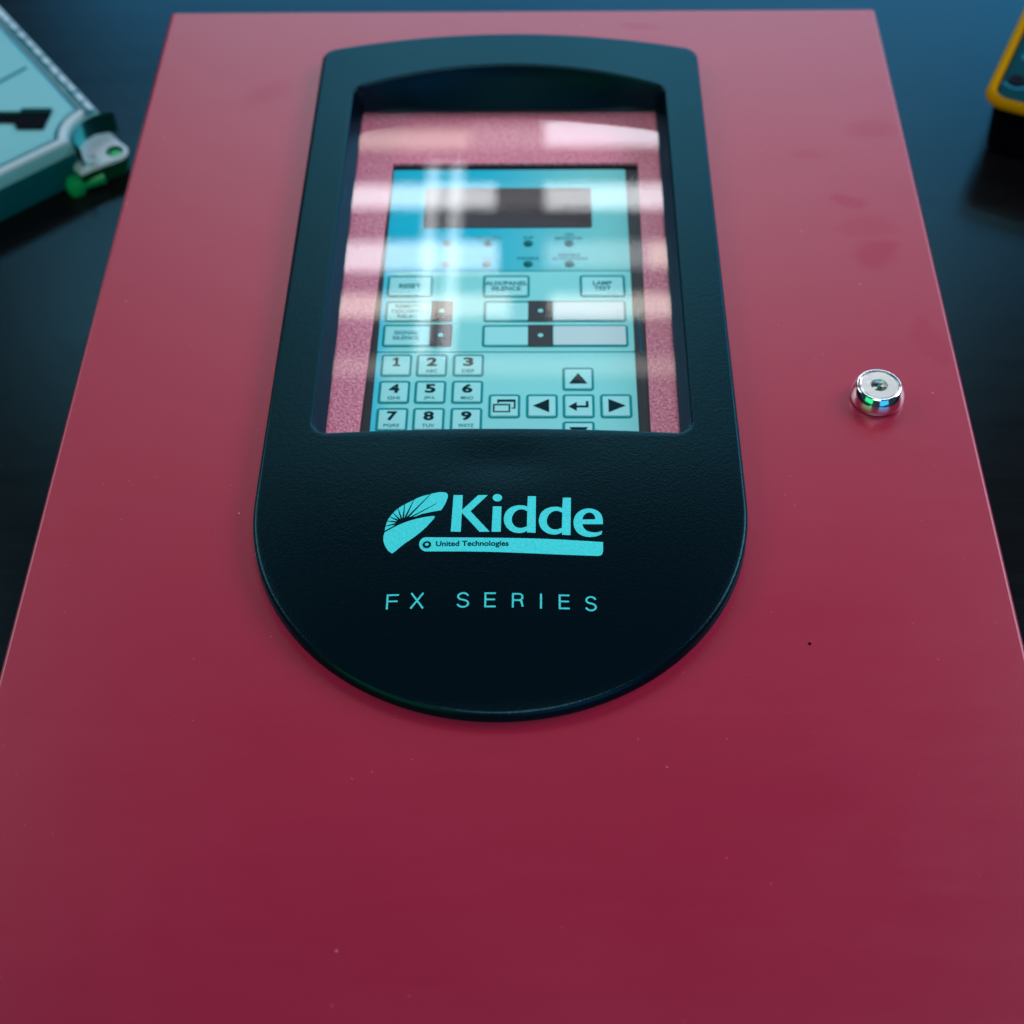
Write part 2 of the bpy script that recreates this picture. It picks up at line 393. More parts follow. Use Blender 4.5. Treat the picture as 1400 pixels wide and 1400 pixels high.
# bezel
def dome(x, y=None):
    z = 0.0125-0.55*(x-XC)**2
    if y is not None and y < 0.42: z -= 0.55*(0.42-y)**2
    if y is not None:
        r2 = ((x-XC)/0.021)**2+((y-0.4085)/0.0095)**2
        z -= 0.0005*math.exp(-r2)
    return z
def arc(cx, cy, r, a0, a1, n): return [(cx+r*math.cos(R(a0+(a1-a0)*i/n)), cy+r*math.sin(R(a0+(a1-a0)*i/n))) for i in range(n+1)]
def round_corners(poly, rad, n=8):          # poly: list of (x, y, r)
    o = []; m_ = len(poly)
    for i in range(m_):
        p = Vector(poly[i][:2]); a = Vector(poly[i-1][:2]); b = Vector(poly[(i+1) % m_][:2]); r = poly[i][2]
        if r <= 0: o.append(tuple(p)); continue
        u = (a-p).normalized(); v = (b-p).normalized(); ang = math.acos(max(-1, min(1, u.dot(v))))
        t_ = r/math.tan(ang/2); c_ = p+(u+v).normalized()*(r/math.sin(ang/2))
        p0 = p+u*t_; p1 = p+v*t_
        a0 = math.atan2(p0.y-c_.y, p0.x-c_.x); a1 = math.atan2(p1.y-c_.y, p1.x-c_.x)
        da = (a1-a0+math.pi) % (2*math.pi)-math.pi
        o += [(c_.x+r*math.cos(a0+da*k/n), c_.y+r*math.sin(a0+da*k/n)) for k in range(n+1)]
    return o
def top_arc(half, yc, rad, n=24):           # from right end to left end
    return [(XC+half*math.cos(math.pi*i/n) if False else XC+half*(1-2*i/n), yc-rad+math.sqrt(rad**2-(half*(1-2*i/n))**2)) for i in range(n+1)]
HW = 0.0931
pts = []
ta = top_arc(0.0922, 0.6925, 0.60)
for i, p in enumerate(ta): pts.append((p[0], p[1], 0.0075 if i in (0, len(ta)-1) else 0))
pts.append((XC-0.0926, 0.56, 0))
for i in range(61):
    a = R(180+180*i/60); pts.append((XC+HW*math.cos(a), 0.3925+HW*1.0*math.sin(a), 0))
pts.append((XC+0.0926, 0.56, 0))
outer = round_corners(pts, 0)
pts = []
ta = top_arc(0.0742, 0.6653, 0.205)
for i, p in enumerate(ta): pts.append((p[0], p[1], 0.0065 if i in (0, len(ta)-1) else 0))
pts += [(XC-0.0742, 0.4263, 0.0068), (XC+0.0742, 0.4263, 0.0068)]
rim = round_corners(pts, 0)
glass_o = [(XC-0.0712, 0.4200), (XC+0.0712, 0.4200), (XC+0.0712, 0.6542), (XC-0.0712, 0.6542)]
A = set()
for q in (outer, rim, glass_o):
    for p in q: A.add(round(math.atan2(p[1]-CEN[1], p[0]-CEN[0]), 5))
for i in range(240): A.add(round(-math.pi+2*math.pi*i/240, 5))
A = sorted(A); B = [A[0]]
for a in A:
    if a-B[-1] > 0.002: B.append(a)
A = B
RO = by_angle(outer, CEN, A); RI = by_angle(rim, CEN, A); RG = by_angle(glass_o, CEN, A)
b = MB(); rings = []
FR = 0.0016
rings.append([(x, y, 0.0004) for x, y in RO])
rings.append([(x, y, dome(x, y)-FR) for x, y in RO])
for k in range(1, 7):
    a = R(90*k/6); rr_ = offset(RO, FR*(1-math.cos(a)))
    rings.append([(x, y, dome(x, y)-FR*(1-math.sin(a))) for x, y in rr_])
RO2 = offset(RO, FR); RI2 = offset(RI, -0.0013)
for k in range(1, 31):
    t_ = k/30
    rings.append([(p[0]+(q[0]-p[0])*t_, p[1]+(q[1]-p[1])*t_, dome(p[0]+(q[0]-p[0])*t_, p[1]+(q[1]-p[1])*t_)) for p, q in zip(RO2, RI2)])
for k in range(1, 6):
    a = R(90*k/5); rr_ = offset(RI, -0.0013*(1-math.sin(a)))
    rings.append([(x, y, dome(x, y)-0.0013*(1-math.cos(a))) for x, y in rr_])
GZ = -0.0040
for k in range(1, 5):
    t_ = k/4
    rings.append([(p[0]+(q[0]-p[0])*t_, p[1]+(q[1]-p[1])*t_, (dome(p[0])-0.0013)*(1-t_)+(GZ-0.001)*t_) for p, q in zip(RI, RG)])
b.loft(rings, BEZ)
bezel = part('bezel', b, smooth=50)
w = MB(); w.add([(XC-.0722, .414, GZ), (XC+.0722, .414, GZ), (XC+.0722, .6545, GZ), (XC-.0722, .6545, GZ)], [(0, 1, 2, 3)], GLS)
w.build('window_glass', bezel, recalc=False)['label'] = 'clear flat window sheet mirroring bright ceiling lights'

# prints on the bezel: thin ink that follows its curved face
def lay(polys_list, h, m_, mb, step=0.004):
    for polys in polys_list:
        me = filled([[(x*MM, y*MM) for x, y in pl] for pl in polys])
        bm = bmesh.new(); bm.from_mesh(me)
        xs = [v.co.x for v in bm.verts]; x = min(xs)+step
        while x < max(xs):
            bmesh.ops.bisect_plane(bm, geom=bm.verts[:]+bm.edges[:]+bm.faces[:], plane_co=(x, 0, 0), plane_no=(1, 0, 0)); x += step
        for v in bm.verts: v.co.z = dome(v.co.x, v.co.y)+h
        bm.to_mesh(me); bm.free(); mb.mesh(me, m_)
DATA = {"letters":[[[[-22.84,392.09],[-19.37,392.05],[-19.37,384.98],[-13.59,391.99],[-9.99,391.97],[-16.27,384.32],[-8.94,374.78],[-12.69,374.8],[-19.47,383.65],[-19.62,374.86],[-23.3,374.99]]],[[[-4.61,390.7],[-4.66,390.23],[-4.83,389.8],[-5.11,389.43],[-5.47,389.14],[-5.89,388.96],[-6.34,388.9],[-6.8,388.96],[-7.22,389.14],[-7.59,389.43],[-7.88,389.8],[-8.06,390.23],[-8.13,390.7],[-8.08,391.17],[-7.91,391.6],[-7.64,391.97],[-7.28,392.26],[-6.86,392.44],[-6.4,392.5],[-5.94,392.44],[-5.52,392.26],[-5.15,391.97],[-4.86,391.6],[-4.68,391.16]]],[[[-7.98,386.58],[-4.76,386.58],[-4.86,374.78],[-8.25,374.78]]],[[[5.03,391.47],[8.05,391.5],[7.95,374.35],[4.77,374.49],[4.83,375.26],[4.69,375.17],[4.49,375.04],[4.25,374.89],[3.99,374.73],[3.72,374.59],[3.45,374.48],[3.18,374.39],[2.9,374.32],[2.61,374.26],[2.3,374.21],[1.98,374.2],[1.66,374.21],[1.31,374.24],[0.94,374.3],[0.56,374.38],[0.17,374.48],[-0.21,374.62],[-0.57,374.79],[-0.92,375.01],[-1.27,375.26],[-1.62,375.54],[-1.95,375.84],[-2.25,376.17],[-2.53,376.51],[-2.77,376.87],[-2.98,377.26],[-3.17,377.67],[-3.34,378.1],[-3.48,378.52],[-3.6,378.93],[-3.69,379.34],[-3.76,379.73],[-3.8,380.14],[-3.82,380.54],[-3.81,380.95],[-3.77,381.38],[-3.72,381.82],[-3.64,382.29],[-3.53,382.76],[-3.4,383.23],[-3.24,383.68],[-3.04,384.1],[-2.81,384.5],[-2.55,384.88],[-2.25,385.24],[-1.93,385.57],[-1.59,385.88],[-1.25,386.15],[-0.89,386.37],[-0.5,386.56],[-0.09,386.72],[0.32,386.85],[0.73,386.96],[1.12,387.05],[1.51,387.11],[1.91,387.14],[2.3,387.14],[2.68,387.13],[3.04,387.1],[3.37,387.06],[3.67,387.0],[3.97,386.91],[4.24,386.8],[4.49,386.7],[4.69,386.61],[4.84,386.54]],[[4.85,384.33],[4.69,384.42],[4.47,384.56],[4.21,384.72],[3.93,384.88],[3.65,385.02],[3.38,385.11],[3.13,385.17],[2.87,385.21],[2.61,385.23],[2.36,385.22],[2.1,385.18],[1.84,385.1],[1.58,384.98],[1.31,384.83],[1.04,384.64],[0.78,384.43],[0.53,384.19],[0.31,383.94],[0.11,383.66],[-0.08,383.36],[-0.25,383.03],[-0.4,382.69],[-0.54,382.35],[-0.64,382.0],[-0.73,381.65],[-0.8,381.28],[-0.85,380.91],[-0.87,380.54],[-0.86,380.17],[-0.83,379.81],[-0.76,379.46],[-0.66,379.1],[-0.53,378.75],[-0.39,378.41],[-0.22,378.1],[-0.04,377.82],[0.15,377.57],[0.37,377.34],[0.6,377.14],[0.85,376.96],[1.1,376.82],[1.36,376.7],[1.62,376.62],[1.89,376.57],[2.17,376.55],[2.45,376.55],[2.74,376.58],[3.02,376.63],[3.33,376.71],[3.66,376.83],[3.99,376.97],[4.3,377.12],[4.56,377.25],[4.75,377.33]]],[[[18.12,390.96],[21.14,391.03],[20.81,373.55],[17.63,373.65],[17.71,374.77],[17.56,374.68],[17.36,374.54],[17.12,374.39],[16.86,374.23],[16.59,374.08],[16.32,373.97],[16.05,373.88],[15.76,373.8],[15.47,373.74],[15.16,373.7],[14.85,373.67],[14.52,373.68],[14.17,373.71],[13.8,373.76],[13.42,373.84],[13.04,373.94],[12.66,374.07],[12.31,374.24],[11.96,374.45],[11.61,374.7],[11.27,374.97],[10.94,375.27],[10.64,375.6],[10.37,375.93],[10.14,376.29],[9.92,376.68],[9.74,377.09],[9.58,377.51],[9.44,377.93],[9.33,378.34],[9.24,378.74],[9.18,379.14],[9.15,379.54],[9.14,379.94],[9.15,380.35],[9.19,380.78],[9.25,381.22],[9.34,381.69],[9.45,382.16],[9.59,382.63],[9.76,383.09],[9.95,383.51],[10.19,383.9],[10.46,384.28],[10.76,384.65],[11.09,384.99],[11.43,385.3],[11.77,385.57],[12.14,385.8],[12.53,385.99],[12.94,386.16],[13.35,386.29],[13.76,386.4],[14.16,386.49],[14.55,386.56],[14.94,386.59],[15.33,386.6],[15.71,386.6],[16.07,386.57],[16.4,386.54],[16.7,386.48],[17.0,386.39],[17.27,386.29],[17.51,386.18],[17.71,386.09],[17.86,386.03]],[[17.85,383.82],[17.69,383.91],[17.47,384.05],[17.21,384.21],[16.93,384.36],[16.65,384.5],[16.39,384.59],[16.13,384.64],[15.88,384.68],[15.62,384.69],[15.36,384.68],[15.1,384.64],[14.85,384.56],[14.58,384.44],[14.31,384.28],[14.04,384.09],[13.78,383.87],[13.53,383.64],[13.31,383.38],[13.1,383.11],[12.91,382.8],[12.73,382.47],[12.57,382.13],[12.44,381.78],[12.32,381.43],[12.23,381.08],[12.16,380.72],[12.11,380.34],[12.08,379.97],[12.08,379.6],[12.11,379.25],[12.17,378.9],[12.27,378.54],[12.39,378.19],[12.53,377.85],[12.7,377.54],[12.87,377.27],[13.06,377.02],[13.27,376.8],[13.5,376.6],[13.75,376.42],[14.0,376.28],[14.25,376.17],[14.51,376.09],[14.78,376.04],[15.06,376.03],[15.35,376.03],[15.63,376.06],[15.92,376.11],[16.22,376.2],[16.55,376.32],[16.89,376.47],[17.2,376.62],[17.46,376.75],[17.65,376.84]]],[[[32.82,378.9],[32.83,379.22],[32.83,379.66],[32.84,380.19],[32.84,380.75],[32.81,381.29],[32.75,381.78],[32.67,382.21],[32.56,382.63],[32.43,383.04],[32.28,383.42],[32.1,383.79],[31.9,384.12],[31.66,384.42],[31.39,384.7],[31.1,384.95],[30.79,385.18],[30.46,385.39],[30.11,385.56],[29.74,385.72],[29.35,385.86],[28.94,385.98],[28.52,386.06],[28.09,386.11],[27.67,386.11],[27.24,386.07],[26.79,385.99],[26.34,385.88],[25.89,385.72],[25.47,385.54],[25.07,385.32],[24.69,385.07],[24.32,384.78],[23.97,384.45],[23.65,384.09],[23.35,383.72],[23.08,383.33],[22.84,382.92],[22.63,382.47],[22.45,382.01],[22.29,381.54],[22.17,381.06],[22.07,380.59],[22.0,380.11],[21.97,379.63],[21.96,379.14],[21.98,378.65],[22.03,378.18],[22.1,377.72],[22.2,377.26],[22.33,376.81],[22.49,376.36],[22.67,375.93],[22.88,375.52],[23.11,375.15],[23.37,374.81],[23.66,374.49],[23.98,374.2],[24.32,373.93],[24.67,373.69],[25.02,373.49],[25.39,373.31],[25.78,373.17],[26.19,373.06],[26.6,372.97],[27.02,372.91],[27.43,372.87],[27.86,372.86],[28.29,372.89],[28.73,372.94],[29.17,373.01],[29.59,373.1],[30.0,373.2],[30.4,373.35],[30.83,373.53],[31.24,373.73],[31.61,373.93],[31.93,374.1],[32.16,374.22],[32.55,375.86],[32.33,375.77],[32.04,375.64],[31.7,375.48],[31.32,375.33],[30.94,375.2],[30.59,375.11],[30.25,375.06],[29.89,375.03],[29.54,375.03],[29.19,375.04],[28.84,375.08],[28.51,375.13],[28.19,375.2],[27.87,375.3],[27.56,375.41],[27.26,375.54],[26.98,375.69],[26.72,375.85],[26.49,376.04],[26.28,376.25],[26.09,376.48],[25.92,376.72],[25.77,376.96],[25.64,377.2],[25.53,377.46],[25.44,377.74],[25.37,378.02],[25.32,378.28],[25.28,378.5],[25.24,378.67]],[[25.28,380.84],[25.32,381.03],[25.37,381.29],[25.43,381.6],[25.51,381.93],[25.6,382.25],[25.72,382.52],[25.86,382.77],[26.03,383.0],[26.21,383.23],[26.4,383.44],[26.6,383.63],[26.79,383.78],[26.98,383.91],[27.18,384.01],[27.38,384.09],[27.58,384.14],[27.78,384.17],[27.98,384.17],[28.19,384.15],[28.39,384.1],[28.6,384.02],[28.8,383.93],[28.99,383.81],[29.16,383.68],[29.32,383.52],[29.46,383.34],[29.6,383.13],[29.72,382.91],[29.82,382.69],[29.91,382.47],[29.97,382.23],[30.01,381.97],[30.04,381.7],[30.06,381.44],[30.07,381.23],[30.09,381.07]]]],"bar":[[-31.96,366.19],[-32.54,366.28],[-33.11,366.52],[-33.62,366.91],[-34.06,367.42],[-34.4,368.03],[-34.62,368.7],[-34.72,369.41],[-34.69,370.12],[-34.53,370.78],[-34.24,371.38],[-33.84,371.88],[-33.36,372.25],[-32.81,372.47],[-32.23,372.54],[-29.79,372.47],[-26.45,372.38],[-22.46,372.29],[-18.09,372.2],[-13.59,372.13],[-9.23,372.06],[-5.25,372.01],[-1.92,371.96],[0.8,371.92],[3.15,371.88],[5.23,371.84],[7.13,371.8],[8.93,371.75],[10.72,371.69],[12.6,371.62],[14.65,371.55],[16.96,371.46],[19.48,371.34],[22.1,371.22],[24.71,371.1],[27.19,370.98],[29.43,370.88],[31.3,370.79],[32.7,370.74],[32.61,366.77],[32.49,366.09],[32.42,365.84],[32.34,365.56],[32.24,365.33],[32.11,365.15],[31.96,364.99],[31.8,364.85],[31.61,364.73],[31.37,364.63],[31.08,364.55],[30.82,364.49],[30.64,364.45],[28.9,364.48],[26.5,364.52],[23.66,364.58],[20.58,364.64],[17.5,364.72],[14.62,364.81],[11.87,364.9],[9.06,365.01],[6.25,365.13],[3.46,365.25],[0.75,365.36],[-1.84,365.47],[-4.25,365.56],[-6.52,365.64],[-8.71,365.72],[-10.9,365.79],[-13.16,365.85],[-15.57,365.91],[-18.34,365.96],[-21.44,366.01],[-24.62,366.06],[-27.61,366.1],[-30.14,366.15]],"leaf_up":[[-47.81,375.98],[-47.76,376.39],[-47.7,376.99],[-47.62,377.66],[-47.53,378.28],[-47.43,378.83],[-47.32,379.37],[-47.2,379.89],[-47.07,380.38],[-46.92,380.83],[-46.77,381.25],[-46.6,381.66],[-46.39,382.08],[-46.16,382.52],[-45.9,382.96],[-45.61,383.42],[-45.28,383.9],[-44.89,384.42],[-44.46,384.98],[-43.99,385.54],[-43.52,386.05],[-43.07,386.49],[-42.61,386.88],[-42.1,387.27],[-41.49,387.71],[-40.73,388.23],[-39.85,388.8],[-38.93,389.38],[-38.08,389.9],[-37.31,390.37],[-36.59,390.8],[-35.86,391.19],[-35.09,391.56],[-34.24,391.9],[-33.34,392.21],[-32.44,392.49],[-31.6,392.74],[-30.84,392.97],[-30.11,393.19],[-29.43,393.36],[-28.8,393.49],[-28.23,393.58],[-27.71,393.61],[-27.23,393.61],[-26.8,393.57],[-26.41,393.51],[-26.05,393.4],[-25.74,393.26],[-25.48,393.07],[-25.27,392.82],[-25.11,392.53],[-24.99,392.2],[-24.92,391.85],[-24.91,391.49],[-24.95,391.11],[-25.03,390.68],[-25.15,390.2],[-25.3,389.63],[-25.49,388.99],[-25.71,388.32],[-25.94,387.67],[-26.23,386.99],[-26.56,386.26],[-26.86,385.62],[-27.07,385.17],[-27.3,384.97],[-27.7,384.89],[-28.28,384.77],[-28.95,384.63],[-29.62,384.49],[-30.29,384.34],[-31.01,384.19],[-31.72,384.03],[-32.4,383.87],[-33.01,383.72],[-33.58,383.56],[-34.14,383.39],[-34.7,383.19],[-35.23,382.96],[-35.73,382.71],[-36.29,382.42],[-36.99,382.11],[-37.93,381.76],[-39.03,381.37],[-40.14,380.96],[-41.12,380.53],[-41.86,380.1],[-42.47,379.66],[-43.08,379.18],[-43.81,378.64],[-44.82,377.97],[-45.98,377.19],[-47.06,376.47]],"leaf_lo":[[-47.77,375.26],[-47.17,375.67],[-46.32,376.26],[-45.36,376.92],[-44.45,377.5],[-43.62,378.0],[-42.8,378.48],[-41.96,378.93],[-41.06,379.37],[-40.07,379.79],[-39.03,380.21],[-37.97,380.59],[-36.93,380.94],[-35.91,381.24],[-34.87,381.5],[-33.89,381.73],[-33.01,381.92],[-32.24,382.07],[-31.55,382.18],[-30.95,382.25],[-30.46,382.3],[-30.1,382.31],[-29.85,382.27],[-29.69,382.22],[-29.57,382.19],[-29.39,381.84],[-29.5,381.63],[-29.65,381.34],[-29.86,380.96],[-30.15,380.48],[-30.56,379.88],[-31.05,379.16],[-31.59,378.4],[-32.13,377.68],[-32.65,377.02],[-33.17,376.38],[-33.73,375.74],[-34.33,375.08],[-35.0,374.4],[-35.7,373.7],[-36.45,373.0],[-37.21,372.3],[-38.03,371.59],[-38.89,370.88],[-39.75,370.17],[-40.54,369.47],[-41.28,368.74],[-41.98,368.0],[-42.62,367.3],[-43.16,366.73],[-43.61,366.31],[-43.99,365.98],[-44.27,365.74],[-44.48,365.57],[-44.96,365.87],[-45.18,366.07],[-45.5,366.36],[-45.86,366.72],[-46.18,367.11],[-46.47,367.55],[-46.76,368.06],[-47.03,368.59],[-47.27,369.12],[-47.48,369.65],[-47.67,370.19],[-47.82,370.73],[-47.95,371.26],[-48.04,371.77],[-48.1,372.27],[-48.12,372.77],[-48.11,373.26],[-48.06,373.81],[-47.95,374.38],[-47.84,374.9]],"rays":[[[-47.59,378.19],[-43.47,379.55],[-43.28,378.75],[-47.53,377.96]],[[-47.07,380.56],[-43.16,380.19],[-43.19,379.38],[-47.07,380.33]],[[-46.14,382.42],[-42.75,380.81],[-42.97,380.07],[-46.2,382.2]],[[-44.99,384.2],[-42.12,380.96],[-42.56,380.42],[-45.12,384.04]],[[-43.28,386.29],[-41.54,381.25],[-42.16,381.03],[-43.46,386.22]],[[-40.9,388.03],[-40.9,381.65],[-41.55,381.76],[-41.09,388.07]],[[-37.53,390.14],[-40.13,381.64],[-40.74,382.02],[-37.71,390.24]],[[-31.42,392.65],[-39.42,381.51],[-39.91,382.1],[-31.56,392.82]],[[-29.03,388.1],[-38.73,381.4],[-38.95,381.87],[-29.1,388.26]],[[-44.36,378.02],[-44.08,379.17],[-42.98,380.45],[-41.41,381.71],[-39.32,382.0],[-36.76,382.16],[-37.43,381.59],[-41.09,380.1],[-43.35,378.63]]],"gear_c":[[-31.88,369.17],[-30.22,369.14],[-31.95,370.96]],"ut":[[-28.53,368.26],[-1.87,368.07],[-28.62,370.72],[-26.64,367.64]],"fx":[["F",-45.4,347.77,-41.01,341.49],["X",-36.75,348.18,-32.0,341.6],["S",-20.18,348.22,-15.62,341.79],["E",-10.26,348.08,-6.18,341.84],["R",-0.41,347.86,3.8,341.81],["I",9.56,347.71,10.36,341.42],["E",16.29,347.42,20.2,341.28],["S",25.7,346.99,29.89,340.74]]}
lt = MB(); lay(DATA['letters'], 0.00008, INK, lt); o = lt.build('brand_lettering', bezel, recalc=False)
em = MB(); lay([[DATA['leaf_up']]], 0.00008, INK, em); lay([[DATA['leaf_lo']]], 0.00008, INK, em); lay([[r_] for r_ in DATA['rays']], 0.00014, INKB, em)
em.build('leaf_emblem', bezel, recalc=False)
br = MB(); lay([[DATA['bar']]], 0.00008, INK, br)
def txt_on_dome(s, x0, y0, x1, y1, h, m_, mb, bold=0.0):
    me = fit_box(glyphs(s, bold), x0*MM, y0*MM, x1*MM, y1*MM)
    for v in me.vertices: v.co.z = dome(v.co.x, v.co.y)+h
    mb.mesh(me, m_)
ux0, uy0 = DATA['ut'][0]; ux1 = DATA['ut'][1][0]; uy1 = DATA['ut'][2][1]; ud = DATA['ut'][3][1]
txt_on_dome('United Technologies', ux0, ud, ux1, uy1, 0.00014, INKB, br, 0.022)
gx, gy = DATA['gear_c'][0]
gear = []
for i in range(48):
    a = 2*math.pi*i/48; rr_ = 1.75 if (i//2) % 2 else 1.45
    gear.append((gx+rr_*math.cos(a), gy+rr_*math.sin(a)))
lay([[gear, [(gx+.72*math.cos(2*math.pi*i/24), gy+.15+.72*math.sin(2*math.pi*i/24)) for i in range(24)]]], 0.00014, INKB, br)
br.build('label_bar', bezel, recalc=False)
fx = MB()
def sarc(cx, cy, rx, ry, a0, a1, n=14): return [(cx+rx*math.cos(R(a0+(a1-a0)*i/n)), cy+ry*math.sin(R(a0+(a1-a0)*i/n))) for i in range(n+1)]
STROKES = {'F': [[(0, 0), (0, 1)], [(0, 1), (1, 1)], [(0, .53), (.9, .53)]], 'X': [[(0, 0), (.98, 1)], [(.02, 1), (1, 0)]],
 'E': [[(0, 0), (0, 1)], [(0, 1), (.98, 1)], [(0, .53), (.92, .53)], [(0, 0), (1, 0)]], 'I': [[(.5, 0), (.5, 1)]],
 'R': [[(0, 0), (0, 1)], [(0, 1)]+sarc(.62, .755, .34, .245, 90, -90)+[(0, .51)], [(.62, .51), (.86, .42), (.93, .18), (1, 0)]],
 'S': [sarc(.5, .755, .45, .245, 10, 90)+sarc(.5, .755, .46, .245, 90, 235)[1:]+[(.5, .51)]+sarc(.5, .245, .48, .25, 62, -90)+sarc(.5, .245, .5, .25, -90, -170)[1:]]}
def stroke(pts_, w_):
    lft, rgt = [], []
    for i, p in enumerate(pts_):
        p = Vector(p); a = Vector(pts_[max(i-1, 0)]); b_ = Vector(pts_[min(i+1, len(pts_)-1)])
        t_ = (b_-a).normalized(); n_ = Vector((-t_.y, t_.x))
        if 0 < i < len(pts_)-1:
            t1 = (p-a).normalized(); k = max(.6, n_.dot(Vector((-t1.y, t1.x))))
        else: k = 1
        lft.append(tuple(p+n_*w_/2/k)); rgt.append(tuple(p-n_*w_/2/k))
    return lft+rgt[::-1]
for ch, xa, ya, xb, yb in DATA['fx']:
    y0_, y1_ = min(ya, yb)+.33, max(ya, yb)-.33; xa += .33; xb -= .33
    for si, st_ in enumerate(STROKES[ch]):
        mpd = [(xa+(xb-xa)*px, y0_+(y1_-y0_)*py) for px, py in st_]
        if len(mpd) == 2:                    # butt ends run half a stroke past the corner
            a = Vector(mpd[0]); b_ = Vector(mpd[1]); t_ = (b_-a).normalized()*.33; mpd = [tuple(a-t_), tuple(b_+t_)]
        lay([[stroke(mpd, .66)]], 0.00008+0.00002*si, INK, fx)
fx.build('series_lettering', bezel, recalc=False)

# cam lock
LX, LY = 0.1452, 0.4538
lk = MB()
lk.lathe([(0.0098, 0.0002), (0.0106, 0.0007), (0.01092, 0.0016), (0.01085, 0.0026), (0.01062, 0.0036), (0.01030, 0.0046), (0.00990, 0.0056), (0.00950, 0.0064), (0.00918, 0.0070), (0.00895, 0.00745), (0.0087, 0.0077), (0.0083, 0.0078), (0.0079, 0.0077), (0.0077, 0.0072)], (0, 0), CHR, 72, False, False)
lock = lk.build('cam_lock', panel, (LX, LY-PY, TOP))
pl = MB()
pl.lathe([(0.00765, 0.0062), (0.0076, 0.0073), (0.0073, 0.0076), (0.0034, 0.0076), (0.0029, 0.0070), (0.0026, 0.0050)], (0, 0), CHB, 60, False, False)
pl.build('lock_plug', lock)
kh = MB(); kh.lathe([(0.0027, 0.0050), (0.0001, 0.0048)], (0, 0), HOLE, 32, False, True)
for a in (20, 110, 200, 290):
    ca, sa = math.cos(R(a)), math.sin(R(a)); u = Vector((ca, sa)); v = Vector((-sa, ca))
    q = [u*0.0009-v*0.0005, u*0.0027-v*0.0008, u*0.0027+v*0.0008, u*0.0009+v*0.0005]
    kh.prism([tuple(p) for p in q], 0.0049, 0.0066 if a in (20, 200) else 0.0056, HOLE if a in (110, 290) else CHB)
kh.build('keyway', lock)

# speck of dirt
sp = MB(); sp.lathe([(0.0006, 0.00005), (0.0005, 0.0003), (0.0002, 0.0004)], (0.1055, 0.3328), JACK, 10)
part('dirt_speck', sp)['label'] = 'tiny black speck on the red door'

# display assembly under the glass
IZ = -0.0160
ip = MB()
L0, L1 = (-0.0652, 0.440), (-0.0613, 0.6262); R0, R1 = (0.0550, 0.440), (0.0565, 0.6262)
def red_piece(poly): ip.prism(poly, IZ-0.0015, IZ, INNER)
X0, X1, Y0, Y1 = -0.1, 0.09, 0.39, 0.69
red_piece([(X0, Y0), L0[:1]+(Y0,), L0, L1, (L1[0], Y1), (X0, Y1)])
red_piece([(R0[0], Y0), (X1, Y0), (X1, Y1), (R1[0], Y1), R1, R0])
red_piece([(L1[0], L1[1]), (R1[0], R1[1]), (R1[0], Y1), (L1[0], Y1)])
disp = part('inner_panel', ip, smooth=20)
disp['label'] = 'sparkling coarse red sheet round the display opening'
bk = MB(); bk.prism([(-0.069, 0.40), (0.060, 0.40), (0.060, 0.63), (-0.069, 0.63)], IZ-0.0040, IZ-0.0024, BLK)
part('display_frame', bk)
sl = MB(); sl.prism(rrect(0.0525, 0.4975, 0.0534, 0.5265, 0.0004, 2), IZ-0.0023, IZ-0.0018, CYM)
FZ = IZ
ov = MB()
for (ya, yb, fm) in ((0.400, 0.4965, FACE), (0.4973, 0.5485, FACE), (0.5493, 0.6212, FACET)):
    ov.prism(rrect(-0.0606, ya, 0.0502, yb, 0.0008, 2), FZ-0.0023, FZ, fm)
ov.prism([(-0.0604, 0.4005), (0.0500, 0.4005), (0.0500, 0.621), (-0.0604, 0.621)], FZ-0.0022, FZ-0.0003, RIM)
overlay = part('keypad_overlay', ov, smooth=20)
sl.build('pale_slot_mark', overlay)
KZ = 0.0002
def key(name, x0, y0, x1, y1, deco=(), r=0.0015, lw=0.00105, label=None):
    """one membrane key: raised pale face inside a teal outline, with its legend"""
    cx, cy = (x0+x1)/2, (y0+y1)/2
    k = MB(); o = rrect(x0-cx, y0-cy, x1-cx, y1-cy, r, 5)
    n = len(o); inn = offset(o, lw)
    k.loft([[(x, y, 0.0) for x, y in o], [(x, y, KZ) for x, y in o], [(x, y, KZ) for x, y in inn]], RIM)
    in2 = offset(o, lw+0.0003)
    k.loft([[(x, y, KZ) for x, y in inn], [(x, y, KZ*2.2) for x, y in in2]], KEYF, False, True)
    for dm, m_ in deco(cx, cy, KZ*2.2+0.00006): k.mesh(dm, m_)
    ob = k.build(name, overlay, (cx, cy, FZ), smooth=20, recalc=False)
    if label: ob['label'] = label
    return ob
def shift(me, dx, dy, z):
    for v in me.vertices: v.co.x += dx; v.co.y += dy; v.co.z = z
    return me
# numbered keys
num = [('1', ''), ('2', 'ABC'), ('3', 'DEF'), ('4', 'GHI'), ('5', 'JKL'), ('6', 'MNO'), ('7', 'PQRS'), ('8', 'TUV'), ('9', 'WXYZ')]
for i, (dg, sub_) in enumerate(num):
    x0 = (-0.0585, -0.0433, -0.0277)[i % 3]; y1 = (0.4953, 0.4794, 0.4636)[i//3]
    def deco(cx, cy, z, dg=dg, sub_=sub_):
        r_ = [(text_mesh(dg, 0, 0.0019, 0.0052, 0.0044, z, 0.042) if dg != '1' else shift(filled([[(-.0015, -.0007), (.0017, -.0007), (.0017, .0002), (.0007, .0002), (.0007, .0045), (-.0002, .0045), (-.0016, .0037), (-.0016, .0028), (-.0005, .0033), (-.0005, .0002), (-.0015, .0002)]]), 0, 0, z), LEG)]
        if sub_: r_.append((text_mesh(sub_, 0, -0.0036, 0.0019, 0.0014*len(sub_)+0.0009, z, 0.02), TXT))
        return r_
    key('number_key', x0, y1-0.0133, x0+0.0133, y1, deco, label='key %s' % dg)
